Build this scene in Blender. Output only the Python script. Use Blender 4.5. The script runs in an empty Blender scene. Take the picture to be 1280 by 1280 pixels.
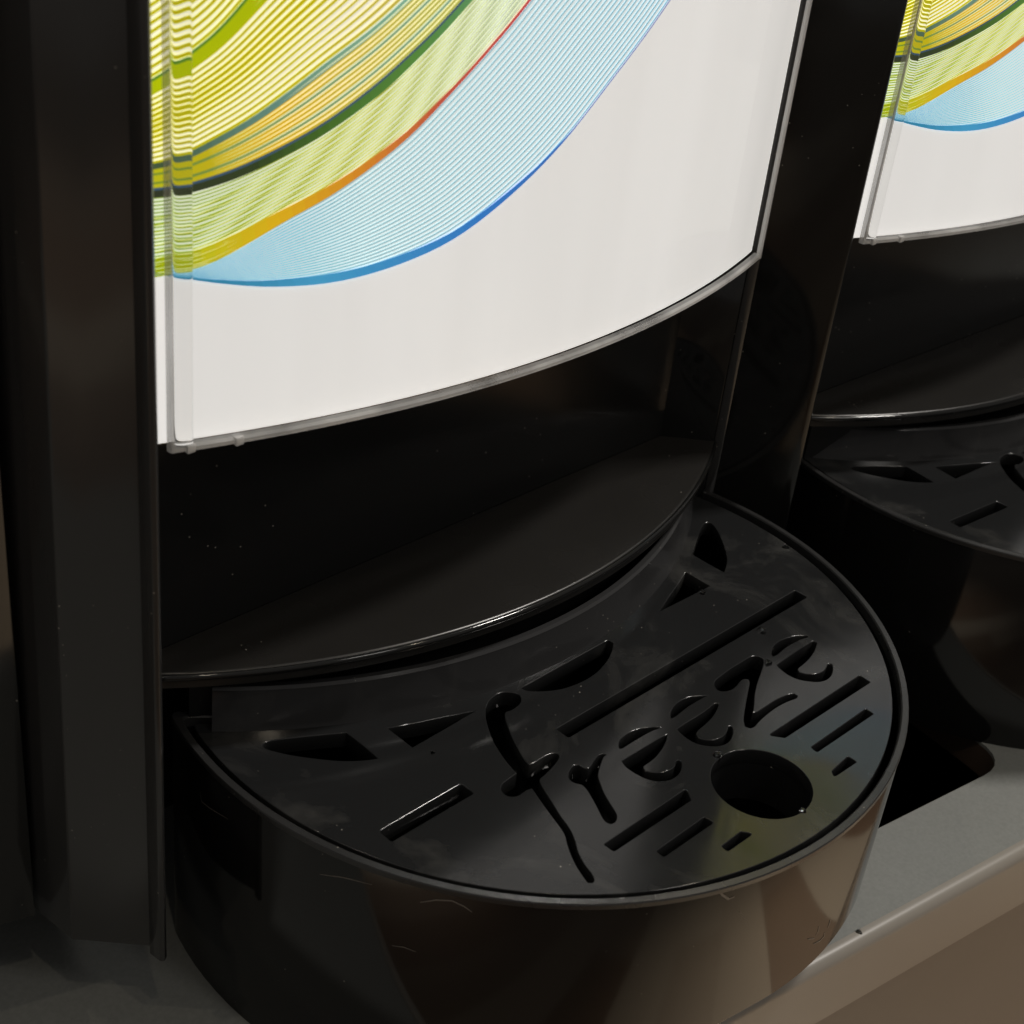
import bpy, bmesh, math, random
from mathutils import Vector, Matrix
random.seed(7)
S = 0.1                       # one modelling unit is 10 cm
scene = bpy.context.scene
COL = scene.collection

# ------------------------------------------------------------------ camera
cam_data = bpy.data.cameras.new('camera')
cam = bpy.data.objects.new('camera', cam_data); COL.objects.link(cam)
ROLL, PITCH, YAW = 0.12128675, 0.54278825, 0.85016406
CAM_POS = Vector((-2.60864624, -2.16337911, 2.40788928))
_f = Vector((math.sin(YAW) * math.cos(PITCH), math.cos(YAW) * math.cos(PITCH), -math.sin(PITCH)))
_r0 = Vector((math.cos(YAW), -math.sin(YAW), 0)); _u0 = _r0.cross(_f)
_r = math.cos(ROLL) * _r0 + math.sin(ROLL) * _u0
_u = -math.sin(ROLL) * _r0 + math.cos(ROLL) * _u0
_m = Matrix((_r, _u, -_f)).transposed().to_4x4(); _m.translation = CAM_POS * S
cam.matrix_world = _m
cam_data.sensor_width = 36; cam_data.lens = 54.2503
cam_data.clip_start = 0.01; cam_data.clip_end = 60
cam_data.dof.use_dof = True
cam_data.dof.focus_distance = 0.40
cam_data.dof.aperture_fstop = 32
scene.camera = cam

# ------------------------------------------------------------------ world and lamps
w = bpy.data.worlds.new('World'); scene.world = w; w.use_nodes = True
w.node_tree.nodes['Background'].inputs[0].default_value = (1.0, 0.95, 0.90, 1)
w.node_tree.nodes['Background'].inputs[1].default_value = 0.15

def area(name, loc, target, sx, sy, power, color=(1, .93, .84), spread=180):
    d = bpy.data.lights.new(name, 'AREA'); d.shape = 'RECTANGLE'
    d.size = sx; d.size_y = sy; d.energy = power; d.color = color
    d.spread = math.radians(spread)
    o = bpy.data.objects.new(name, d); COL.objects.link(o)
    o.location = loc
    o.rotation_euler = (Vector(target) - Vector(loc)).to_track_quat('-Z', 'Y').to_euler()
    return o
area('ceiling_or_fill_lamp', (1.15, -0.42, 1.95), (0, 0, 0.0), 0.22, 0.22, 24, (1, .95, .89))       # from the right
area('ceiling_or_fill_lamp', (0.15, -1.55, 1.60), (0, 0, 0.05), 0.30, 0.30, 3.2, (1, .96, .90))    # from the front left
area('ceiling_or_fill_lamp', (0.75, -1.25, 1.90), (0.75, -1.25, -1), 0.35, 0.35, 17, (1, .92, .80), spread=50)   # downlight over the aisle
area('ceiling_or_fill_lamp', (-2.7, -0.9, 1.90), (-2.7, -0.9, -1), 0.35, 0.35, 13, (1, .98, .95), spread=56)     # added fill with no known source, brightens the left floor the post reflects
for x, y, z, p in ((-0.95, 0.2, 1.55, 1.0), (0.55, -0.7, 1.7, 1.2), (-0.45, -0.75, 1.6, 1.0), (0.9, 0.35, 1.6, 1.0)):
    area('ceiling_spot', (x, y, z), (0.05, -0.03, 0), 0.03, 0.03, p, (1, .86, .66))

scene.view_settings.view_transform = 'Standard'
scene.view_settings.look = 'None'
scene.view_settings.exposure = 0.0
scene.view_settings.gamma = 1.0
scene.view_settings.use_curve_mapping = False
scene.cycles.max_bounces = 10
scene.cycles.transparent_max_bounces = 16
scene.cycles.transmission_bounces = 10
scene.cycles.caustics_reflective = False
scene.cycles.caustics_refractive = False

# ------------------------------------------------------------------ materials
def new_mat(name):
    m = bpy.data.materials.new(name); m.use_nodes = True
    nt = m.node_tree; b = nt.nodes['Principled BSDF']
    return m, nt, b
def node(nt, t, **kw):
    n = nt.nodes.new(t)
    for k, v in kw.items():
        if isinstance(k, str) and hasattr(n, k): setattr(n, k, v)
    return n
def noise(nt, scale, detail=3, rough=.5, vec=None):
    n = nt.nodes.new('ShaderNodeTexNoise')
    n.inputs['Scale'].default_value = scale; n.inputs['Detail'].default_value = detail
    n.inputs['Roughness'].default_value = rough
    if vec is not None: nt.links.new(vec, n.inputs['Vector'])
    return n
def ramp(nt, src, a, b, ca=(0, 0, 0, 1), cb=(1, 1, 1, 1)):
    r = nt.nodes.new('ShaderNodeValToRGB')
    r.color_ramp.elements[0].position = a; r.color_ramp.elements[0].color = ca
    r.color_ramp.elements[1].position = b; r.color_ramp.elements[1].color = cb
    nt.links.new(src, r.inputs[0]); return r
def mathn(nt, op, a, b=None, v=None):
    n = nt.nodes.new('ShaderNodeMath'); n.operation = op
    nt.links.new(a, n.inputs[0])
    if b is not None: nt.links.new(b, n.inputs[1])
    if v is not None: n.inputs[1].default_value = v
    return n

def black_plastic(name, base=(.010, .010, .0095), r0=.10, r1=.24, specks=1.0, bump=.02, smudge=14, film=0.0):
    m, nt, b = new_mat(name)
    tc = node(nt, 'ShaderNodeTexCoord')
    sm = noise(nt, smudge, 4, .6, tc.outputs['Object'])
    mp = node(nt, 'ShaderNodeMapRange')
    mp.inputs[1].default_value = .35; mp.inputs[2].default_value = .75
    mp.inputs[3].default_value = r0; mp.inputs[4].default_value = r1
    nt.links.new(sm.outputs[0], mp.inputs[0]); nt.links.new(mp.outputs[0], b.inputs['Roughness'])
    # dust: small pale cells, thinned out by a coarse noise
    vo = nt.nodes.new('ShaderNodeTexVoronoi'); vo.inputs['Scale'].default_value = 430
    nt.links.new(tc.outputs['Object'], vo.inputs['Vector'])
    dot = mathn(nt, 'LESS_THAN', vo.outputs['Distance'], v=.075)
    sep = node(nt, 'ShaderNodeSeparateColor'); nt.links.new(vo.outputs['Color'], sep.inputs[0])
    pick = mathn(nt, 'GREATER_THAN', sep.outputs[0], v=1 - .30 * specks)
    dn = noise(nt, 22, 2, .5, tc.outputs['Object'])
    cl = mathn(nt, 'GREATER_THAN', dn.outputs[0], v=.50)
    k1 = mathn(nt, 'MULTIPLY', dot.outputs[0], pick.outputs[0])
    k2 = mathn(nt, 'MULTIPLY', k1.outputs[0], cl.outputs[0])
    k3 = mathn(nt, 'MULTIPLY', k2.outputs[0], sep.outputs[1])
    mix = node(nt, 'ShaderNodeMix'); mix.data_type = 'RGBA'
    nt.links.new(k3.outputs[0], mix.inputs[0])
    mix.inputs[6].default_value = (*base, 1); mix.inputs[7].default_value = (.42, .39, .34, 1)
    if film:
        fn = noise(nt, 26, 5, .62, tc.outputs['Object']); fn.inputs['Distortion'].default_value = 1.2
        fr_ = ramp(nt, fn.outputs[0], .54, .72, (0, 0, 0, 1), (film, film, film, 1))
        mf = node(nt, 'ShaderNodeMix'); mf.data_type = 'RGBA'
        nt.links.new(fr_.outputs[0], mf.inputs[0]); nt.links.new(mix.outputs[2], mf.inputs[6]); mf.inputs[7].default_value = (.20, .195, .18, 1)
        nt.links.new(mf.outputs[2], b.inputs['Base Color'])
    else:
        nt.links.new(mix.outputs[2], b.inputs['Base Color'])
    bn = noise(nt, 30, 2, .5, tc.outputs['Object'])
    bp = node(nt, 'ShaderNodeBump'); bp.inputs['Strength'].default_value = bump; bp.inputs['Distance'].default_value = .002
    nt.links.new(bn.outputs[0], bp.inputs['Height']); nt.links.new(bp.outputs[0], b.inputs['Normal'])
    b.inputs['IOR'].default_value = 1.5
    return m

M = {}
M['gloss'] = black_plastic('gloss_black_plastic', r0=.05, r1=.14, bump=.03, smudge=9)
M['post'] = black_plastic('post_black_plastic', base=(.036, .0355, .035), r0=.10, r1=.20, bump=.05, smudge=7)
M['grate'] = black_plastic('grate_black_plastic', base=(.017, .0175, .018), r0=.08, r1=.22, bump=.06, smudge=18, film=.16)
M['wall'] = black_plastic('tray_black_plastic', base=(.008, .0078, .0075), r0=.06, r1=.12, bump=.015, smudge=10)
M['shelf'] = black_plastic('shelf_black_plastic', base=(.017, .0158, .0142), r0=.24, r1=.36, bump=.02, smudge=8, specks=.6)
M['collar'] = black_plastic('collar_black_plastic', base=(.038, .038, .039), r0=.10, r1=.22, bump=.10, smudge=20, film=.10)
M['back'] = black_plastic('back_black_plastic', r0=.16, r1=.26, bump=.03, smudge=9)
M['rim'] = black_plastic('rim_black_plastic', base=(.028, .028, .028), r0=.22, r1=.40, bump=.10, smudge=30)
M['dark'] = black_plastic('matt_black_plastic', base=(.006, .006, .006), r0=.45, r1=.6, specks=.2)

GLOW = .80      # the graphic sheets are backlit
m, nt, b = new_mat('white_graphic_sheet')
tc = node(nt, 'ShaderNodeTexCoord')
mps = node(nt, 'ShaderNodeMapping'); mps.inputs['Scale'].default_value = (45, 45, 2.5); nt.links.new(tc.outputs['Object'], mps.inputs[0])
nn = noise(nt, 1.0, 4, .6, mps.outputs[0])
rr = ramp(nt, nn.outputs[0], .3, .7, (.835, .812, .78, 1), (.89, .868, .837, 1))
nt.links.new(rr.outputs[0], b.inputs['Base Color']); b.inputs['Roughness'].default_value = .5
nt.links.new(rr.outputs[0], b.inputs['Emission Color']); b.inputs['Emission Strength'].default_value = GLOW
M['white'] = m

m, nt, b = new_mat('printed_ink')
at = node(nt, 'ShaderNodeAttribute'); at.attribute_name = 'ink'
nt.links.new(at.outputs['Color'], b.inputs['Base Color']); b.inputs['Roughness'].default_value = .5
nt.links.new(at.outputs['Color'], b.inputs['Emission Color']); b.inputs['Emission Strength'].default_value = GLOW
M['ink'] = m

# clear acrylic seen face-on: a thin sheet lets light straight through and reflects by Fresnel
m, nt, b = new_mat('clear_acrylic_face')
nt.nodes.remove(b)
out = nt.nodes['Material Output']
tr = node(nt, 'ShaderNodeBsdfTransparent'); tr.inputs[0].default_value = (.985, .985, .98, 1)
gl = node(nt, 'ShaderNodeBsdfGlossy'); gl.inputs['Roughness'].default_value = .03
fr = node(nt, 'ShaderNodeFresnel'); fr.inputs[0].default_value = 1.45
mx = node(nt, 'ShaderNodeMixShader')
nt.links.new(fr.outputs[0], mx.inputs[0]); nt.links.new(tr.outputs[0], mx.inputs[1]); nt.links.new(gl.outputs[0], mx.inputs[2])
nt.links.new(mx.outputs[0], out.inputs[0])
M['clear'] = m

m, nt, b = new_mat('clear_acrylic_edge')
b.inputs['Base Color'].default_value = (1, 1, .995, 1); b.inputs['Roughness'].default_value = .02
b.inputs['Transmission Weight'].default_value = 1.0; b.inputs['IOR'].default_value = 1.49
M['edge'] = m
# cut edges of the acrylic: partly clear, partly milky
m, nt, b = new_mat('milky_acrylic_edge')
b.inputs['Base Color'].default_value = (.80, .79, .77, 1); b.inputs['Roughness'].default_value = .05
tr = node(nt, 'ShaderNodeBsdfTransparent'); mx = node(nt, 'ShaderNodeMixShader'); tcn = node(nt, 'ShaderNodeTexCoord')
mpg = node(nt, 'ShaderNodeMapping'); mpg.inputs['Scale'].default_value = (40, 40, 9); nt.links.new(tcn.outputs['Object'], mpg.inputs[0])
ng = noise(nt, 1.0, 3, .6, mpg.outputs[0]); rg = ramp(nt, ng.outputs[0], .35, .65, (.20, .20, .20, 1), (.62, .62, .62, 1))
nt.links.new(rg.outputs[0], mx.inputs[0]); nt.links.new(tr.outputs[0], mx.inputs[1]); nt.links.new(b.outputs[0], mx.inputs[2])
nt.links.new(mx.outputs[0], nt.nodes['Material Output'].inputs[0])
M['milky'] = m

m, nt, b = new_mat('grey_counter_laminate')
tc = node(nt, 'ShaderNodeTexCoord')
n1 = noise(nt, 900, 2, .6, tc.outputs['Object']); n2 = noise(nt, 12, 4, .6, tc.outputs['Object'])
r1 = ramp(nt, n1.outputs[0], .3, .7, (.215, .222, .212, 1), (.25, .257, .245, 1))
r2 = ramp(nt, n2.outputs[0], .3, .75, (.93, .93, .92, 1), (1.03, 1.03, 1.03, 1))
mm = node(nt, 'ShaderNodeMix'); mm.data_type = 'RGBA'; mm.blend_type = 'MULTIPLY'; mm.inputs[0].default_value = 1
nt.links.new(r1.outputs[0], mm.inputs[6]); nt.links.new(r2.outputs[0], mm.inputs[7])
nt.links.new(mm.outputs[2], b.inputs['Base Color'])
b.inputs['Roughness'].default_value = .42
M['counter'] = m

m, nt, b = new_mat('beige_counter_edge')
b.inputs['Base Color'].default_value = (.29, .265, .23, 1); b.inputs['Roughness'].default_value = .35
M['nosing'] = m
m, nt, b = new_mat('beige_cabinet_laminate')
tc = node(nt, 'ShaderNodeTexCoord')
n1 = noise(nt, 9, 4, .6, tc.outputs['Object'])
r1 = ramp(nt, n1.outputs[0], .3, .75, (.19, .165, .14, 1), (.215, .185, .155, 1))
nt.links.new(r1.outputs[0], b.inputs['Base Color']); b.inputs['Roughness'].default_value = .45
M['cabinet'] = m
m, nt, b = new_mat('raw_board_cut')
b.inputs['Base Color'].default_value = (.07, .045, .03, 1); b.inputs['Roughness'].default_value = .8
M['board'] = m
m, nt, b = new_mat('plank_floor')
tc = node(nt, 'ShaderNodeTexCoord'); mpn = node(nt, 'ShaderNodeMapping')
mpn.inputs['Rotation'].default_value = (0, 0, math.radians(90)); nt.links.new(tc.outputs['Object'], mpn.inputs[0])
bk = node(nt, 'ShaderNodeTexBrick'); nt.links.new(mpn.outputs[0], bk.inputs['Vector'])
bk.inputs['Color1'].default_value = (.37, .30, .22, 1); bk.inputs['Color2'].default_value = (.13, .065, .03, 1)
bk.inputs['Mortar'].default_value = (.02, .015, .01, 1)
bk.inputs['Scale'].default_value = 1; bk.inputs['Brick Width'].default_value = 3.1; bk.inputs['Row Height'].default_value = .34
bk.inputs['Mortar Size'].default_value = .0006; bk.inputs['Bias'].default_value = -.05
nt.links.new(bk.outputs[0], b.inputs['Base Color']); b.inputs['Roughness'].default_value = .4
M['floor'] = m
m, nt, b = new_mat('water_or_glint_drop')
b.inputs['Base Color'].default_value = (.95, .95, .95, 1); b.inputs['Roughness'].default_value = .02
b.inputs['Transmission Weight'].default_value = 1; b.inputs['IOR'].default_value = 1.33
M['water'] = m

# ------------------------------------------------------------------ mesh helpers (units -> metres)
def to_obj(name, bm, mat, parent=None, smooth=None, mats=None):
    me = bpy.data.meshes.new(name)
    bmesh.ops.scale(bm, vec=(S, S, S), verts=bm.verts)
    bm.normal_update(); bm.to_mesh(me); bm.free()
    for mt in (mats or [mat]): me.materials.append(M[mt])
    if smooth is not None:
        for p in me.polygons: p.use_smooth = True
        me.set_sharp_from_angle(angle=math.radians(smooth))
    o = bpy.data.objects.new(name, me); COL.objects.link(o)
    if parent is not None: o.parent = parent
    return o
def empty(name, loc=(0, 0, 0), rz=0, parent=None):
    o = bpy.data.objects.new(name, None); COL.objects.link(o)
    o.empty_display_size = .02
    o.location = Vector(loc) * S; o.rotation_euler = (0, 0, rz)
    if parent is not None: o.parent = parent
    return o
def tag(o, label, cat, group=None):
    o['label'] = label; o['category'] = cat
    if group: o['group'] = group
def bevel(bm, width, seg=2, ang=30):
    ed = [e for e in bm.edges if len(e.link_faces) == 2 and e.calc_face_angle(0) > math.radians(ang)]
    bmesh.ops.bevel(bm, geom=ed, offset=width, segments=seg, affect='EDGES', profile=.5, clamp_overlap=True)
def prism(poly, z0, z1, bev=0, seg=2):
    """closed vertical prism on a plan polygon (counter-clockwise)"""
    bm = bmesh.new()
    zt = z1 if callable(z1) else (lambda x, y: z1)
    zb = z0 if callable(z0) else (lambda x, y: z0)
    lo = [bm.verts.new((x, y, zb(x, y))) for x, y in poly]; hi = [bm.verts.new((x, y, zt(x, y))) for x, y in poly]
    n = len(poly)
    bm.faces.new(hi); bm.faces.new(lo[::-1])
    for i in range(n):
        j = (i + 1) % n; bm.faces.new((lo[i], lo[j], hi[j], hi[i]))
    bmesh.ops.recalc_face_normals(bm, faces=bm.faces)
    if bev: bevel(bm, bev, seg)
    return bm
def box(x0, x1, y0, y1, z0, z1, bev=0):
    return prism([(x0, y0), (x1, y0), (x1, y1), (x0, y1)], z0, z1, bev)
def sweep(path, profile, closed=False, cap=True):
    """sweep a 2-D profile (out, up) along a plan path; 'out' is to the right of travel"""
    bm = bmesh.new(); rings = []; n = len(path)
    for i, p in enumerate(path):
        a = Vector(path[i - 1]) if (i or closed) else Vector(p); c = Vector(path[(i + 1) % n]) if (i < n - 1 or closed) else Vector(p)
        t = (c - a).normalized(); nrm = Vector((t.y, -t.x))
        rings.append([bm.verts.new((p[0] + nrm.x * o, p[1] + nrm.y * o, u)) for o, u in profile])
    k = len(profile)
    for i in range(n if closed else n - 1):
        A, B = rings[i], rings[(i + 1) % n]
        for j in range(k): bm.faces.new((A[j], A[(j + 1) % k], B[(j + 1) % k], B[j]))
    if cap and not closed:
        bm.faces.new(rings[0][::-1]); bm.faces.new(rings[-1])
    bmesh.ops.recalc_face_normals(bm, faces=bm.faces)
    return bm
def arc_y(x, yc, r): return yc - math.sqrt(r * r - x * x)
def arc_pts(x0, x1, yc, r, n):
    a0, a1 = math.asin(x0 / r), math.asin(x1 / r)
    return [(r * math.sin(a0 + (a1 - a0) * i / n), yc - r * math.cos(a0 + (a1 - a0) * i / n)) for i in range(n + 1)]

# ------------------------------------------------------------------ counter, cabinet and floor
ZC = -0.705
CT = math.radians(-9.57); ct, st = math.cos(CT), math.sin(CT)
CO = Vector((0.09, -0.889))                     # a point on the counter's front edge
def cpt(u, v): return (CO.x + u * ct - v * st, CO.y + u * st + v * ct)      # along the edge, into the counter
counter = empty('serving_counter', (0, 0, ZC))
tag(counter, 'grey laminate serving counter with beige front edge under the black drip trays', 'counter')
counter_off = Matrix.Translation(Vector((0, 0, -ZC)) * S)
def cpart(o): o.parent = counter; o.location = (0, 0, -ZC * S); return o

# the counter top is a board with a rounded cut-out beside the first tray
def rounded(poly, r, seg=6):
    out = []
    n = len(poly)
    for i in range(n):
        p, a, c = Vector(poly[i]), Vector(poly[i - 1]), Vector(poly[(i + 1) % n])
        d1 = (a - p).normalized(); d2 = (c - p).normalized()
        ang = d1.angle(d2); k = r / math.tan(ang / 2)
        s, e = p + d1 * k, p + d2 * k
        for j in range(seg + 1):
            t = j / seg
            q = (1 - t) ** 2 * s + 2 * t * (1 - t) * p + t * t * e
            out.append((q.x, q.y))
    return out
def curve_plate(name, loops, thick, ztop, mat, parent=None, bev=0.0, bres=2):
    """flat plate with holes: first loop is the outline"""
    cu = bpy.data.curves.new(name, 'CURVE'); cu.dimensions = '2D'; cu.fill_mode = 'BOTH'
    cu.extrude = thick / 2 - bev; cu.bevel_depth = bev; cu.bevel_resolution = bres
    if bev: cu.offset = -bev
    for lp in loops:
        s = cu.splines.new('POLY'); s.points.add(len(lp) - 1); s.use_cyclic_u = True
        for k, (x, y) in enumerate(lp): s.points[k].co = (x, y, 0, 1)
    tmp = bpy.data.objects.new(name + '_tmp', cu); COL.objects.link(tmp)
    dg = bpy.context.evaluated_depsgraph_get()
    me = bpy.data.meshes.new_from_object(tmp.evaluated_get(dg))
    bpy.data.objects.remove(tmp); bpy.data.curves.remove(cu)
    bm = bmesh.new(); bm.from_mesh(me); bpy.data.meshes.remove(me)
    bmesh.ops.remove_doubles(bm, verts=bm.verts, dist=1e-5)
    bmesh.ops.translate(bm, verts=bm.verts, vec=(0, 0, ztop - thick / 2))
    bmesh.ops.recalc_face_normals(bm, faces=bm.faces)
    o = to_obj(name, bm, mat, parent, smooth=50)
    me = o.data; flat = [abs(p.normal.z) > .999 for p in me.polygons]
    cnt = {}
    for p in me.polygons:
        for k in p.edge_keys: cnt.setdefault(k, []).append(flat[p.index])
    at = me.attributes.get('sharp_edge') or me.attributes.new('sharp_edge', 'BOOLEAN', 'EDGE')
    for e in me.edges:
        c = cnt.get(e.key, [])
        if len(c) == 2 and c[0] != c[1]: at.data[e.index].value = True
    return o
top_outline = [cpt(-7, .035), cpt(9, .035), cpt(9, 7), cpt(-7, 7)]
def cuv(x, y): d = Vector((x, y)) - CO; return d.x * ct + d.y * st, -d.x * st + d.y * ct
hu1, hv0 = cuv(1.50, -.82)
hole_rect = [cpt(hu1 - 2.2, hv0), cpt(hu1, hv0), cpt(hu1, hv0 + 1.25), cpt(hu1 - 2.2, hv0 + 1.25)]
hole_loop = rounded(hole_rect, .13)
top = curve_plate('counter_top', [top_outline, hole_loop[::-1]], .012, ZC, 'counter', bev=0)
cpart(top)
cut = sweep([p for p in rounded(hole_rect, .13)], [(0.001, ZC - .013), (0.0, ZC - .118), (.03, ZC - .118), (.03, ZC - .013)], closed=True)
cpart(to_obj('cut_edge', cut, 'board', smooth=40))
# rounded nosing along the front edge
prof = [(0, ZC - .25), (0.045, ZC - .25)] + [(.045 + .0 - .035 * (1 - math.cos(a)) , ZC - .035 + .035 * math.sin(a) + .004) for a in [i * math.pi / 2 / 6 for i in range(7)]] + [(0, ZC + .004)]
nos = sweep([cpt(-7, .04), cpt(9, .04)], prof)
cpart(to_obj('front_edge', nos, 'nosing', smooth=30))
def cbox(u0, u1, v0, v1, z0, z1): return prism([cpt(u0, v0), cpt(u1, v0), cpt(u1, v1), cpt(u0, v1)], z0, z1)
cpart(to_obj('cabinet_front', cbox(-7, 9, .03, .15, -9.6, ZC - .252), 'cabinet'))
for nm, u0, u1, v0, v1 in (('cabinet_back', -7, 9, 6.6, 6.8), ('cabinet_side', -7, -6.8, .16, 6.59), ('cabinet_side', 8.8, 9, .16, 6.59)):
    cpart(to_obj(nm, cbox(u0, u1, v0, v1, -9.6, ZC - .122), 'board'))
cpart(to_obj('cabinet_base', cbox(-6.79, 8.79, .16, 6.59, -9.59, -9.4), 'board'))
fl = bmesh.new(); vs = [fl.verts.new(v) for v in ((-60, -60, -9.6), (60, -60, -9.6), (60, 60, -9.6), (-60, 60, -9.6))]; fl.faces.new(vs)
flo = to_obj('floor', fl, 'floor'); flo['kind'] = 'structure'

# ------------------------------------------------------------------ dispenser
ZB, ZT = -.40, 3.0
disp = empty('drink_dispenser', (0.9, 1.5, ZC))
tag(disp, 'black two-bay frozen drink dispenser with curved white wave-printed front panels', 'drink dispenser')
def dpart(o, T=None):
    o.parent = disp
    o.matrix_parent_inverse = Matrix()
    o.matrix_basis = Matrix.Translation(-disp.location) @ (T if T is not None else Matrix())
    return o
Y2 = -.055
T2 = Matrix.Translation(Vector((2.365, -.16, 0)) * S) @ Matrix.Rotation(Y2, 4, 'Z')
def t2(x, y):
    v = T2 @ Vector((x * S, y * S, 0)); return (v.x / S, v.y / S)

PXC = -.034; PYC, PR = 3.27, 3.272         # plan circle of the clear cover's front face
GR = 3.243                    # plan circle of the printed sheet
def parc(x0, x1, r, n): return [(x + PXC, y) for x, y in arc_pts(x0 - PXC, x1 - PXC, PYC, r, n)]
def sheet(x0, x1, z0, z1, yc, r_out, thick, n=40):
    f = parc(x0, x1, r_out, n); bk = parc(x0, x1, r_out - thick, n)
    return prism(f + bk[::-1], z0, z1)

# ---- wave print: ribbons in sheet coordinates (x, z)
def catmull(P, n=10):
    P = [Vector(p) for p in P]; P = [2 * P[0] - P[1]] + P + [2 * P[-1] - P[-2]]
    out = []
    for i in range(1, len(P) - 2):
        for k in range(n):
            t = k / n; p0, p1, p2, p3 = P[i - 1:i + 3]
            out.append(.5 * ((2 * p1) + (p2 - p0) * t + (2 * p0 - 5 * p1 + 4 * p2 - p3) * t * t + (3 * p1 - p0 - 3 * p2 + p3) * t ** 3))
    out.append(P[-2]); return out
def resample(P, n):
    L = [0]
    for a, c in zip(P, P[1:]): L.append(L[-1] + (c - a).length)
    out = []; j = 0
    for i in range(n):
        s = L[-1] * i / (n - 1)
        while j < len(P) - 2 and L[j + 1] < s: j += 1
        t = (s - L[j]) / max(1e-9, L[j + 1] - L[j]); out.append(P[j].lerp(P[j + 1], min(1, t)))
    return out
NP = 90
def K(pts): return resample(catmull(pts), NP)
kb = K([(-1.10, 1.215), (-1.008, 1.188), (-.924, 1.165), (-.81, 1.143), (-.671, 1.135), (-.521, 1.152), (-.381, 1.19), (-.235, 1.265), (-.104, 1.354), (.03, 1.47), (.215, 1.634), (.5, 1.92), (.78, 2.4), (.9, 3.0)])
kr = K([(-1.10, 1.190), (-1.008, 1.196), (-.924, 1.217), (-.797, 1.279), (-.68, 1.333), (-.541, 1.417), (-.434, 1.505), (-.342, 1.586), (-.248, 1.675), (0, 1.93), (.3, 2.4), (.45, 3.0)])
kg = K([(-1.10, 1.366), (-1.02, 1.368), (-.97, 1.375), (-.879, 1.40), (-.753, 1.453), (-.655, 1.508), (-.553, 1.579), (-.423, 1.687), (-.15, 1.95), (.1, 2.4), (.2, 3.0)])
kd = K([(-1.10, 1.405), (-1.013, 1.42), (-.94, 1.451), (-.85, 1.499), (-.725, 1.582), (-.562, 1.694), (-.3, 1.93), (-.05, 2.4), (.0, 3.0)])
k2 = K([(-1.10, 1.54), (-.99, 1.609), (-.883, 1.706), (-.65, 2.0), (-.5, 2.5), (-.45, 3.0)])
k0 = K([(-1.10, 1.90), (-.99, 2.0), (-.9, 2.15), (-.8, 2.4), (-.75, 2.7), (-.72, 3.0)])
def mixc(A, B, t): return [a.lerp(c, t) for a, c in zip(A, B)]
ink_bm = bmesh.new(); ink_layer = ink_bm.loops.layers.float_color.new('ink')
def on_sheet(p, off):
    r = GR + off; x = p.x - PXC; return (p.x, PYC - math.sqrt(r * r - x * x), p.y)
lift = [0.0]
def ribbon(P, width, colf, off):
    lift[0] += .000012; off = off + lift[0]
    prev = None; n = len(P)
    for i, p in enumerate(P):
        if p.x < -1.098: prev = None; continue
        a = P[max(0, i - 1)]; c = P[min(n - 1, i + 1)]; t = (c - a).normalized(); nr = Vector((-t.y, t.x))
        wv = (width[i] if isinstance(width, list) else width(p.x) if callable(width) else width) / 2
        v = (ink_bm.verts.new(on_sheet(p + nr * wv, off)), ink_bm.verts.new(on_sheet(p - nr * wv, off)))
        if prev:
            f = ink_bm.faces.new((prev[0], prev[1], v[1], v[0]))
            for lp in f.loops:
                lp[ink_layer] = (*(colf(p.x) if callable(colf) else colf), 1)
        prev = v
def band(A, B, col, off, m=3):
    for k in range(m):
        P, Q = mixc(A, B, k / m), mixc(A, B, (k + 1) / m); prev = None
        for p, q in zip(P, Q):
            if p.x < -1.098 or q.x < -1.098: continue
            v = (ink_bm.verts.new(on_sheet(p, off)), ink_bm.verts.new(on_sheet(q, off)))
            if prev:
                f = ink_bm.faces.new((prev[0], prev[1], v[1], v[0]))
                for lp in f.loops: lp[ink_layer] = (*(col(p.x) if callable(col) else col), 1)
            prev = v
def grad(stops):
    def f(x):
        if x <= stops[0][0]: return stops[0][1]
        for (xa, ca), (xb, cb) in zip(stops, stops[1:]):
            if x <= xb:
                t = (x - xa) / (xb - xa); return tuple(u + (v - u) * t for u, v in zip(ca, cb))
        return stops[-1][1]
    return f
o1, o2, o3 = .0012, .0024, .0036
PALEB, TEAL, BLUE = (.80, .84, .825), (.33, .57, .62), (.03, .17, .50)
# pale tints under the lines
band(kr, kb, PALEB, o1); band(kg, kr, (.85, .86, .76), o1); band(kd, kg, (.83, .80, .62), o1); band(k2, kd, (.87, .855, .80), o1); band(k0, k2, (.87, .855, .80), o1)
gap_b = [min(.0038, .60 * (p - q).length / 27) for p, q in zip(kr, kb)]
gap_g = [min(.0044, .45 * (p - q).length / 24) for p, q in zip(kg, kr)]
for i in range(27):                                   # light blue lines
    t = (i + .6) / 27
    ribbon(mixc(kr, kb, t), gap_b, grad([(-.95, (.10, .36, .50)), (-.6, TEAL), (.3, (.17, .42, .55))]), o2)
for i in range(9):                                    # blue edge, a bundle at the lower left and one line further up
    d = i / 8
    Q = [p.lerp(q, 1 - (.13 * d * max(.012, min(1, (-.30 - p.x) / .55)))) for p, q in zip(kr, kb)]
    ribbon(Q, .0026, grad([(-1.0, (.02, .20, .34)), (-.7, (.06, .36, .62)), (-.3, (.03, .20, .60)), (.2, (.06, .12, .42))]), o3)
for i in range(24):                                   # olive lines and a second, slightly fanned set
    t = (i + .5) / 24
    ribbon(mixc(kg, kr, t), gap_g, grad([(-1.05, (.22, .34, .01)), (-.7, (.36, .42, .03)), (-.3, (.42, .48, .22))]), o2)
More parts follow.
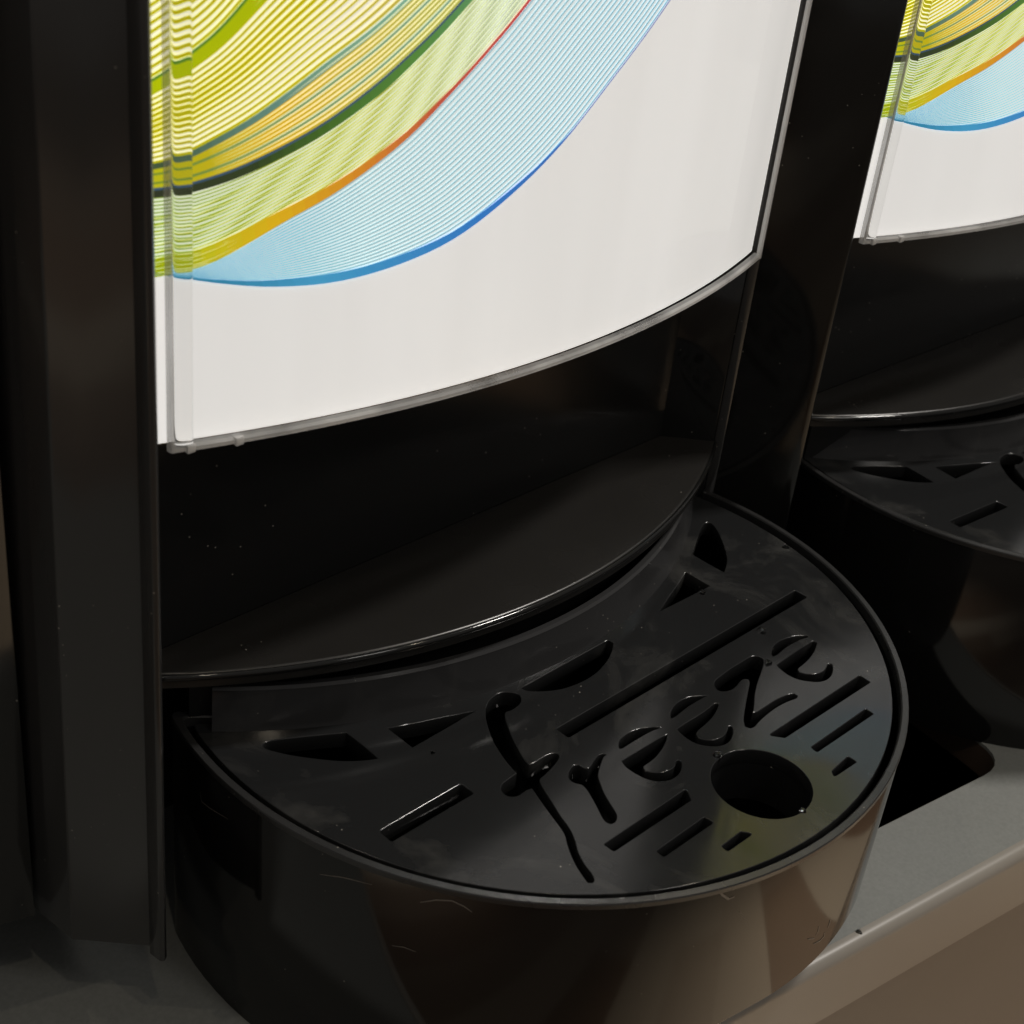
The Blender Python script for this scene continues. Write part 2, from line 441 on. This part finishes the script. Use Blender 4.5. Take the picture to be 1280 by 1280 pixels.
for i in range(13):
    t = i / 13
    Q = []
    for k, (p, q) in enumerate(zip(kg, kr)):
        tt = t + .35 * (1 - k / 40.0)
        Q.append(p.lerp(q, tt) if 0 <= tt <= 1 else Vector((-2, 0)))
    ribbon(Q, .0024, grad([(-1.05, (.45, .50, .0)), (-.6, (.62, .58, .10)), (-.3, (.55, .62, .55))]), o3)
red = grad([(-1.0, (.36, .42, .0)), (-.93, (.62, .55, .01)), (-.80, (.80, .48, .01)), (-.62, (.75, .27, .02)), (-.45, (.60, .10, .05)), (-.2, (.62, .06, .07))])
for i in range(9):
    d = i / 8
    Q = [p.lerp(q, 1 - .20 * d * max(.09, min(1, (-.42 - p.x) / .5))) for p, q in zip(kg, kr)]
    ribbon(Q, lambda x: .0036 + .0020 * max(0, min(1, (x + .75) / .3)), red, o3)
dk = grad([(-1.05, (.03, .035, .02)), (-.85, (.03, .05, .015)), (-.7, (.06, .15, .02)), (-.5, (.10, .27, .05)), (-.3, (.12, .33, .16))])
for i in range(9):
    d = i / 8
    Q = [p.lerp(q, .15 * d * max(.3, 1 - abs(p.x + .6))) for p, q in zip(kg, kr)]
    ribbon(Q, lambda x: .0046 - .0020 * max(0, min(1, (x + .8) / .3)), dk, o3)
ribbon(kg, .005, (.05, .10, .16), o3 + .0006)
for i in range(11):                                   # amber lines between the two dark curves
    t = (i + .5) / 11
    ribbon(mixc(kd, kg, t), .0058, grad([(-1.05, (.50, .50, .01)), (-.8, (.72, .48, .01)), (-.5, (.55, .52, .10))]) if i % 4 else grad([(-1.0, (.20, .30, .03)), (-.4, (.25, .42, .30))]), o2)
for i in range(3):
    Q = mixc(kd, kg, .05 * i); ribbon(Q, lambda x: .0025 + .004 * max(0, min(1, (-.62 - x) / .4)), grad([(-1.05, (.05, .08, .03)), (-.85, (.13, .26, .20)), (-.5, (.22, .45, .40))]), o3)
for i in range(16):                                   # yellow stripes
    t = (i + .5) / 16
    ribbon(mixc(k2, kd, t), lambda x, t=t: .0066 + .0015 * math.sin(9 * t + 3 * x), grad([(-1.0, (.56, .52, .0)), (-.75, (.62, .54, .0)), (-.45, (.64, .50, .12))]), o2)
lime = (.46, .54, .0)
for i in range(4): ribbon(mixc(k2, kd, .012 + .04 * i), .0075, lime, o3)
ribbon(k2, .0055, (.10, .24, .02), o3 + .0006)
for i in range(24):
    t = (i + .5) / 24
    ribbon(mixc(k0, k2, t), .0065, grad([(-1.0, (.56, .52, .0)), (-.7, (.62, .54, .0))]), o2)

ink_me = None
def make_bay(T, with_ink):
    global ink_me
    g = dpart(to_obj('graphic_sheet', sheet(-1.10, .990, .822, ZT, PYC, GR, .02), 'white', smooth=30), T)
    if ink_me is None:
        o = to_obj('wave_print', ink_bm, 'ink', smooth=60); ink_me = o.data
    else:
        o = bpy.data.objects.new('wave_print', ink_me); COL.objects.link(o)
    o.parent = g; o['kind'] = 'stuff'
    # clear cover: thin face sheet plus its thick visible edges
    face = bmesh.new(); n = 40
    XL, XR = -1.036, .957
    pts = parc(XL + .01, XR - .01, PR, n)
    lo = [face.verts.new((x, y, .83)) for x, y in pts]; hi = [face.verts.new((x, y, ZT)) for x, y in pts]
    for i in range(n): face.faces.new((lo[i], lo[i + 1], hi[i + 1], hi[i]))
    c = dpart(to_obj('clear_cover', face, 'clear', smooth=60), T)
    def epart(bm, nm='cover_edge'):
        e = to_obj(nm, bm, 'edge' if nm == 'cover_bead' else 'milky', smooth=40); e.parent = c; return e
    pb = [(-.010, .814), (.003, .812), (.008, .816), (.008, .824), (.003, .829), (-.012, .829), (-.015, .825), (-.015, .817)]
    epart(sweep(parc(XL + .005, XR - .005, PR - .002, 48), pb))
    for x, sx in ((XL, -1), (XR, 1)):
        y = parc(x, x + .01, PR, 1)[0][1]
        pl = [(x + dx * (.45 if sx < 0 else .75), y + dy - dx * .3 * -sx) for dx, dy in ((-.010, -.003), (-.006, -.008), (.006, -.008), (.010, -.003), (.010, .005), (.006, .008), (-.006, .008), (-.010, .005))]
        epart(prism(pl, .816, ZT))
    # half-round bead moulded behind the left edge of the cover
    x0 = XL + .026; y0 = parc(x0, x0 + .01, PR, 1)[0][1]
    bd = [(x0 + .018 * math.cos(a), y0 - .010 * math.sin(a) - .3 * .018 * math.cos(a)) for a in [i * math.pi / 12 for i in range(13)]]
    epart(prism(bd + [(x0 - .018, y0 + .010), (x0 + .018, y0 - .003)], .832, ZT), 'cover_bead')
    # small moulded clips on the lower edge
    for cx in (-1.0, -.90):
        y = parc(cx, cx + .01, PR, 1)[0][1]
        epart(box(cx - .010, cx + .010, y - .0105, y + .012, .8115, .8305, .002), 'cover_clip')
    # recess: header, back wall, cheeks, shelf
    hp = parc(-1.07, .96, GR - .03, 24)
    dpart(to_obj('header', prism(hp + [(.86, .34), (-1.08, .34)], .80, .90), 'gloss', smooth=30), T)
    dpart(to_obj('back_wall', prism([(-1.09, .302), (.86, .302), (.86, .36), (-1.09, .36)], .1, .82), 'back'), T)
    dpart(to_obj('cheek', prism([(.835, .31), (.955, .180), (.975, .195), (.86, .33)], -.1, .82, .004), 'gloss', smooth=30), T)
    dpart(to_obj('cheek', prism([(-1.085, .33), (-1.11, .33), (-1.105, .215), (-1.085, .212)], -.1, .82, .004), 'gloss', smooth=30), T)
    lipc, lipr = 1.700, 1.800
    la = arc_pts(-1.045, .965, lipc, lipr, 48)
    poly = la + [(.950, .190), (.842, .30), (-1.083, .30), (-1.083, .245)]
    bm = prism(poly, .160, .2)
    ed = [e for e in bm.edges if len(e.link_faces) == 2 and abs(e.verts[0].co.z - e.verts[1].co.z) < 1e-6 and e.verts[0].co.z > .19
          and all(abs(math.hypot(v.co.x, v.co.y - lipc) - lipr) < 1e-4 for v in e.verts)]
    bmesh.ops.bevel(bm, geom=ed, offset=.010, segments=3, affect='EDGES', profile=.5)
    sh = dpart(to_obj('shelf', bm, 'shelf', smooth=40), T)
    lipb = to_obj('lip', sweep(arc_pts(-1.045, .962, lipc, lipr + .001, 64), [(.007 * math.cos(a), .190 + .009 * math.sin(a)) for a in [i * math.tau / 10 for i in range(10)]]), 'gloss', smooth=60)
    lipb.parent = sh
    # apron set back under the shelf, the tray wraps round it
    ap = arc_pts(-.93, .93, 1.72, 1.74, 32)
    dpart(to_obj('apron', prism(ap + [(.8, .5), (-.8, .5)], -.40, .136), 'dark', smooth=40), T)

make_bay(Matrix(), True)
make_bay(T2, True)
# end post on the near side (with its chamfered face) and the shared divider post
endp = [(-1.102, .205), (-1.09, .42), (-1.335, .42), (-1.335, .275), (-1.321, .16), (-1.199, .034), (-1.18, .0)]
bm = prism(endp, ZB, ZT, .005)
for v in bm.verts:
    if v.co.x < -1.25: v.co.x += .014 * (v.co.z - ZB)
dpart(to_obj('end_post', bm, 'post', smooth=30))
dpart(to_obj('post_trim', prism([(-1.197, .030), (-1.192, -.006), (-1.183, -.012), (-1.172, -.004), (-1.180, .02)], ZB - .022, ZT, .002), 'post', smooth=30))
pa = t2(-1.10, .20)
divider = [(.996, .203), (1.165, .006), (1.178, -.006), (1.192, .0), pa, (pa[0] + .02, pa[1] + .3), (1.0, .45)]
dpart(to_obj('divider_post', prism(divider, ZB, ZT, .005), 'gloss', smooth=30))
dpart(to_obj('post_trim', prism([(.966, .186), (.988, .196), (1.004, .178), (.990, .166)], ZB, ZT, .003), 'post', smooth=30))
mir = [(.99, .185), (1.18, 0), (1.199, .034), (1.321, .16), (1.335, .42), (1.01, .42)]
dpart(to_obj('end_post', prism(mir, ZB, ZT, .005), 'post', smooth=30), T2)
# housing behind
hb = [(-1.342, .277), (-1.32, .45), (0, .62), (1.2, .62), t2(1.3, .5), t2(1.5, .3), t2(1.7, 3.2), (-1.95, 3.4), (-1.90, .455)]
dpart(to_obj('side_panel', prism([(-1.345, .277), (-1.34, .40), (-1.86, .56), (-1.90, .455)], ZB, ZT, .004), 'gloss', smooth=30))
dpart(to_obj('housing', prism([(-1.88, .5), (-1.33, .41), (0, .37), (1.2, .37), t2(1.3, .41), t2(1.6, 3.2), (-1.95, 3.4)], ZB, ZT), 'dark'))
dpart(to_obj('top_cover', prism([(-1.9, .46), (-1.3, .16), (-1.18, 0), (1.18, 0), t2(1.18, 0), t2(1.3, .2), t2(1.6, 3.2), (-1.95, 3.4)], ZT, ZT + .1), 'gloss'))
for fx, fy in ((-1.3, 1.5), (2.6, 1.3), (-1.3, 3.0), (2.8, 2.8)):
    dpart(to_obj('foot', prism([(fx + .16 * math.cos(a), fy + .16 * math.sin(a)) for a in [i * math.tau / 20 for i in range(20)]], ZC - .0, ZB + .01, .02), 'dark', smooth=40))

# ------------------------------------------------------------------ drip trays
def px(x, y):                                  # where a traced outline point lies on the grate plane
    d = ((x - 640) * _r - (y - 640) * _u) / 1928.9 + _f
    t = -CAM_POS.z / d.z; p = CAM_POS + d * t
    return (p.x, p.y)
def tr(ox, oy, pts, k=4.0): return [px(ox + a / k, oy + c / k) for a, c in pts]
def smooth_loop(P, n=4, keep=55):
    """closed Catmull-Rom through the traced points, corners sharper than 'keep' stay sharp"""
    out = []; P = [Vector(p) for p in P]; m = len(P)
    for i in range(m):
        p0, p1, p2, p3 = P[i - 1], P[i], P[(i + 1) % m], P[(i + 2) % m]
        def sharp(a, c, e):
            u, v = c - a, e - c
            return u.length > 1e-9 and v.length > 1e-9 and u.angle(v) > math.radians(keep)
        m1 = Vector((0, 0)) if sharp(p0, p1, p2) else (p2 - p0) * .5
        m2 = Vector((0, 0)) if sharp(p1, p2, p3) else (p3 - p1) * .5
        if sharp(p0, p1, p2): m1 = (p2 - p1) * .6
        if sharp(p1, p2, p3): m2 = (p2 - p1) * .6
        for k in range(n):
            t = k / n
            h = (2 * t ** 3 - 3 * t * t + 1) * p1 + (t ** 3 - 2 * t * t + t) * m1 + (-2 * t ** 3 + 3 * t * t) * p2 + (t ** 3 - t * t) * m2
            out.append((h.x, h.y))
    return out
holes = []
f_ = [(765,215),(755,195),(720,182),(670,182),(625,205),(597,240),(588,290),(600,350),(625,420),(660,480),(700,535),(745,585),(700,618),(672,640),(666,665),(685,692),(720,702),(755,695),(790,670),(820,660),(835,680),(870,730),(910,785),(955,845),(985,890),(998,940),(1020,1000),(1050,1060),(1080,1105),(1100,1132),(1120,1133),(1130,1120),(1115,1085),(1080,1040),(1050,985),(1035,930),(1015,880),(990,840),(960,800),(920,735),(885,680),(862,640),(858,615),(880,595),(915,560),(945,525),(955,500),(945,485),(920,487),(880,505),(830,535),(805,542),(785,525),(755,475),(720,410),(695,345),(683,300),(690,278),(715,270),(745,250),(762,232)]
r_ = [(1003,600),(1010,570),(1030,548),(1055,545),(1080,560),(1100,562),(1115,550),(1130,525),(1150,500),(1170,490),(1190,492),(1175,505),(1165,530),(1155,560),(1148,600),(1160,640),(1180,690),(1210,740),(1235,780),(1243,805),(1235,828),(1215,838),(1190,828),(1170,800),(1145,750),(1120,705),(1095,665),(1070,642),(1040,635),(1015,622)]
e1a = [(298,140),(295,120),(305,95),(335,70),(375,52),(420,40),(470,35),(500,38),(450,57),(400,85),(350,115),(310,140)]
e1b = [(310,205),(350,180),(400,150),(450,120),(500,90),(535,72),(530,100),(510,140),(480,180),(445,210),(415,232),(425,255),(460,262),(510,262),(550,250),(575,230),(578,208),(592,200),(605,208),(607,235),(598,262),(575,285),(540,300),(490,305),(440,295),(400,278),(360,255),(330,232)]
e2a = [(75,470),(75,440),(95,405),(130,380),(180,363),(255,357),(220,375),(170,405),(130,435),(95,462)]
e2b = [(105,525),(150,495),(200,465),(250,432),(290,400),(312,397),(305,425),(280,465),(245,500),(210,530),(200,550),(215,570),(255,580),(300,578),(340,558),(358,530),(360,515),(375,510),(383,525),(383,550),(370,580),(345,600),(300,610),(250,607),(200,595),(155,570),(125,545)]
z_ = [(292,300),(300,280),(330,255),(370,225),(420,195),(465,168),(495,160),(520,165),(535,180),(535,205),(522,245),(505,295),(492,350),(488,410),(482,445),(510,437),(550,412),(600,380),(650,357),(690,348),(706,357),(700,370),(660,385),(610,410),(560,445),(520,480),(490,512),(470,520),(448,512),(440,480),(445,430),(455,370),(465,320),(470,290),(462,275),(440,273),(420,285),(400,310),(370,330),(330,335),(305,325)]
e3a = [(585,160),(578,145),(585,115),(610,90),(650,72),(700,60),(755,57),(760,65),(720,77),(680,97),(640,122),(605,152)]
e3b = [(605,205),(640,180),(690,145),(740,112),(785,85),(805,90),(795,125),(770,165),(735,200),(708,222),(715,240),(750,250),(800,250),(840,235),(855,210),(862,197),(880,200),(883,225),(875,255),(850,278),(810,288),(760,285),(710,275),(665,255),(630,230)]
for ox, oy, L in ((460,820,f_),(460,820,r_),(700,900,e1a),(700,900,e1b),(820,780,e2a),(820,780,e2b),(820,780,z_),(820,780,e3a),(820,780,e3b)):
    holes.append(smooth_loop(tr(ox, oy, L), 3))
mid = [(45,880),(120,840),(200,795),(300,740),(400,685),(480,640),(505,655),(500,690),(480,735),(440,785),(390,825),(320,860),(240,885),(150,895),(80,893)]
holes.append(smooth_loop(tr(640, 640, mid), 3))
leafL = tr(200, 800, [(515,525),(535,508),(600,497),(700,485),(800,475),(930,463),(1010,525),(1090,592),(1000,602),(900,603),(780,592),(660,575),(570,555),(525,540)])
holes.append(smooth_loop(leafL, 3)); holes.append(smooth_loop([(-x, y) for x, y in leafL][::-1], 3))
triL = [(-.574,-.063),(-.574,-.153),(-.47,-.150),(-.355,-.147),(-.43,-.118),(-.50,-.093)]
holes.append(triL); holes.append([(-x, y) for x, y in triL][::-1])
def slot(x0, x1, y0, y1, sk0=0, sk1=0): return rounded([(x0 + sk0, y1), (x1 + sk1, y1), (x1, y0), (x0, y0)], .006, 3)
holes += [slot(-.248, .762, -.362, -.320), slot(-.824, -.571, -.362, -.320)]
for q in ([(961,919),(1075,844),(1088,852.5),(981,922)], [(755,1055.5),(857.5,986),(864,1000),(767.5,1064)],
          [(1014,934),(1082.5,886),(1092,892),(1021,940)], [(820,1064),(880.5,1021),(892,1028),(830,1071)],
          [(1040,964),(1060,945.5),(1071,952),(1042.5,971)], [(902,1058),(926,1039.5),(941,1042),(909.5,1064)]):
    holes.append(rounded([px(*p) for p in q], .005, 3))
HX, HY, HR = 0.0, -.770, .123
holes.append([(HX + HR * math.cos(a), HY + HR * math.sin(a)) for a in [i * math.tau / 64 for i in range(64)]])

def tray_outline(R, R2, corner, n=72):
    """front circle of radius R cut by the concave back circle (centre (0,1.31), radius R2)"""
    d = 1.31
    yi = (R * R - R2 * R2 + d * d) / (2 * d); xi = math.sqrt(R * R - yi * yi)
    a0 = math.atan2(yi, -xi); a1 = math.atan2(yi, xi)          # left corner -> round the front -> right corner
    a0 = a0 if a0 > 0 else a0 + math.tau
    a1 += math.tau
    P = [(R * math.cos(a0 + (a1 - a0) * i / n), R * math.sin(a0 + (a1 - a0) * i / n)) for i in range(n + 1)]
    b = math.asin(xi / R2)
    Q = [(R2 * math.sin(b - 2 * b * i / 48), d - R2 * math.cos(b - 2 * b * i / 48)) for i in range(1, 48)]
    loop = P + Q
    # soften the two corners
    if corner:
        nP = len(P); m = len(loop); out = []
        def soft(idx):
            p = Vector(loop[idx]); a = Vector(loop[(idx - 1) % m]); c = Vector(loop[(idx + 1) % m])
            s, e = p + (a - p).normalized() * min(corner, (a - p).length * .95), p + (c - p).normalized() * min(corner, (c - p).length * .95)
            return [tuple((1 - t) ** 2 * s + 2 * t * (1 - t) * p + t * t * e) for t in (0, .2, .4, .6, .8, 1)]
        for i in range(m):
            if i in (0, nP - 1): out += soft(i)
            else: out.append(loop[i])
        return out
    return loop
def zbot(x, y):
    t = min(1, max(0, (-.74 - y) / .25)); return -.705 + .25 * t * t * (3 - 2 * t)

def make_tray(name):
    t = empty(name, (0, 0, -.705))
    def tp(o): o.parent = t; o.location = (0, 0, .705 * S); return o
    # basin
    levels = [(1.0, None), (1.0, -.004), (.997, .004), (.992, .007), (.988, .008), (.985, .006), (.983, .001), (.982, -.02), (.962, 'f')]
    bm = bmesh.new(); rings = []
    for R, z in levels:
        lp = tray_outline(R, 2.385 - R + .006, .035)
        rings.append([bm.verts.new((x, y, (zbot(x, y) if z is None else zbot(x, y) + .05 if z == 'f' else z))) for x, y in lp])
    n = len(rings[0])
    for A, B in zip(rings, rings[1:]):
        for i in range(n):
            j = (i + 1) % n; bm.faces.new((A[i], A[j], B[j], B[i]))
    bm.faces.new(rings[-1]); bm.faces.new(rings[0][::-1])
    bmesh.ops.recalc_face_normals(bm, faces=bm.faces)
    bs = tp(to_obj('basin', bm, 'wall', smooth=35))
    bm = bmesh.new(); rings = []
    for R, z in ((1.0020, -.004), (1.0020, .008), (1.000, .0115), (.985, .0125), (.9815, .009), (.9805, -.016)):
        lp = tray_outline(R, 2.385 - R + .006, .035)
        rings.append([bm.verts.new((x, y, z)) for x, y in lp])
    n = len(rings[0])
    for A, B in zip(rings, rings[1:]):
        for i in range(n):
            j = (i + 1) % n; bm.faces.new((A[i], A[j], B[j], B[i]))
    bmesh.ops.recalc_face_normals(bm, faces=bm.faces)
    rm = to_obj('rim', bm, 'rim', smooth=28); rm.parent = bs
    g = tp(curve_plate('grate', [tray_outline(.962, 1.418, .03)] + holes, .045, 0.0, 'grate', bev=.0020, bres=1))
    # raised collar along the concave back edge
    cp = arc_pts(-.905, .905, 1.313, 1.440, 48)
    bm = sweep(cp, [(.012, -.002), (-.010, .100), (-.010, .106), (-.016, .113), (-.030, .113), (-.036, .106), (-.026, -.03), (.0, -.03)])
    c = to_obj('collar', bm, 'collar', smooth=30); c.parent = g
    # drain tube under the round hole
    bm = bmesh.new(); ra = []
    for rad, z in ((HR + .001, -.01), (HR + .001, -.16), (HR + .02, -.16), (HR + .02, -.046)):
        ra.append([bm.verts.new((HX + rad * math.cos(a), HY + rad * math.sin(a), z)) for a in [i * math.tau / 48 for i in range(48)]])
    for A, B in zip(ra, ra[1:]):
        for i in range(48): bm.faces.new((A[i], A[(i + 1) % 48], B[(i + 1) % 48], B[i]))
    bmesh.ops.recalc_face_normals(bm, faces=bm.faces)
    d = to_obj('drain_tube', bm, 'grate', smooth=40); d.parent = g
    return t
tray = make_tray('drip_tray')
tag(tray, 'black drip tray with freeze cut-out lettering, beside the chamfered end post', 'drip tray', 'drip trays under the dispenser')
def copy_tree(o, parent=None):
    c = o.copy(); COL.objects.link(c); c.parent = parent
    for ch in list(o.children): copy_tree(ch, c)
    return c
tray2 = copy_tree(tray)
tray2.location = Vector((2.36, -.165, -.705)) * S; tray2.rotation_euler = (0, 0, -.115)
tray2['label'] = 'black drip tray beyond the divider post, partly hidden, above the counter cut-out corner'

# pale scratches and stuck fibres on the near tray's front wall
m, nt, b = new_mat('pale_scratch'); b.inputs['Base Color'].default_value = (.17, .155, .135, 1); b.inputs['Roughness'].default_value = .5
M['scratch'] = m
def on_wall(x, y, R=1.0008):
    d = ((x - 640) * _r - (y - 640) * _u) / 1928.9 + _f
    a = d.x ** 2 + d.y ** 2; bq = 2 * (CAM_POS.x * d.x + CAM_POS.y * d.y); c = CAM_POS.x ** 2 + CAM_POS.y ** 2 - R * R
    disc = bq * bq - 4 * a * c
    return CAM_POS + d * ((-bq - math.sqrt(max(0, disc))) / (2 * a))
basin = [c for c in tray.children if c.name.startswith('basin')][0]
for L, wd in (([(1038,1150),(1037,1155),(1035,1160)], .0022), ([(1010,1174),(1018,1173)], .003), ([(1020,1170),(1023,1164),(1024,1158)], .0016),
              ([(1017,1180),(1025,1176),(1030,1171),(1031,1166)], .0022), ([(898,1111),(903,1119),(911,1124),(918,1121)], .003),
              ([(525,1128),(545,1125),(565,1126),(580,1133),(590,1140)], .0018), ([(400,1093),(430,1097),(465,1106)], .0014), ([(490,1182),(505,1184),(520,1190)], .0012),
              ([(250,990),(252,1002),(262,1010),(285,1024)], .0014), ([(925,1140),(934,1152)], .0012)):
    bm = bmesh.new(); prev = None
    P = [on_wall(*q) for q in L]
    for i, p in enumerate(P):
        t = (P[min(i + 1, len(P) - 1)] - P[max(i - 1, 0)]).normalized(); nr = Vector((p.x, p.y, 0)).normalized()
        sd = t.cross(nr).normalized() * wd * (.5 if i in (0, len(P) - 1) else 1)
        v = (bm.verts.new(p + sd), bm.verts.new(p - sd))
        if prev: bm.faces.new((prev[0], prev[1], v[1], v[0]))
        prev = v
    o = to_obj('scratch', bm, 'scratch'); o.parent = basin
# ------------------------------------------------------------------ water drop on the counter, and drops added as glints on the grate
def drop(x, y, z, r, h=.6):
    bm = bmesh.new(); bmesh.ops.create_uvsphere(bm, u_segments=14, v_segments=10, radius=r)
    for v in bm.verts:
        v.co.z = max(v.co.z, -.12 * r) * h
        k = 1 + .18 * math.sin(3 * math.atan2(v.co.y, v.co.x) + 40 * x); v.co.x *= k; v.co.y *= k
    me = to_obj('water_or_glint_drop', bm, 'water', smooth=60)
    me.location = Vector((x, y, z + .0003)) * S
    return me
tag(drop(.473, -.919, ZC, .011), 'tiny clear water drop on the grey counter by its front edge', 'water drop')
for X, Y, r, h, lab in ((878, 741, .010, .9, 'added glint drop at the tip of the triangular slot in the near grate'),
                        (953, 789, .013, .95, 'added glint drop just below the long slot of the near grate'),
                        (960, 829, .010, .95, 'added glint drop between the z and last e of the freeze lettering'),
                        (898, 944, .012, .9, 'added glint drop on the back rim of the round drain hole'),
                        (1003, 1013, .009, .7, 'flat added glint drop on the front rim of the round drain hole'),
                        (982, 684, .010, .9, 'added glint drop near the back corner edge of the near grate'),
                        (541, 941, .006, .6, 'tiny added glint drop between triangular and short straight slots')):
    qx, qy = px(X, Y); tag(drop(qx, qy, 0, r, h), lab, 'water drop')  # clear drops added here to stand in for bright glints on the plastic
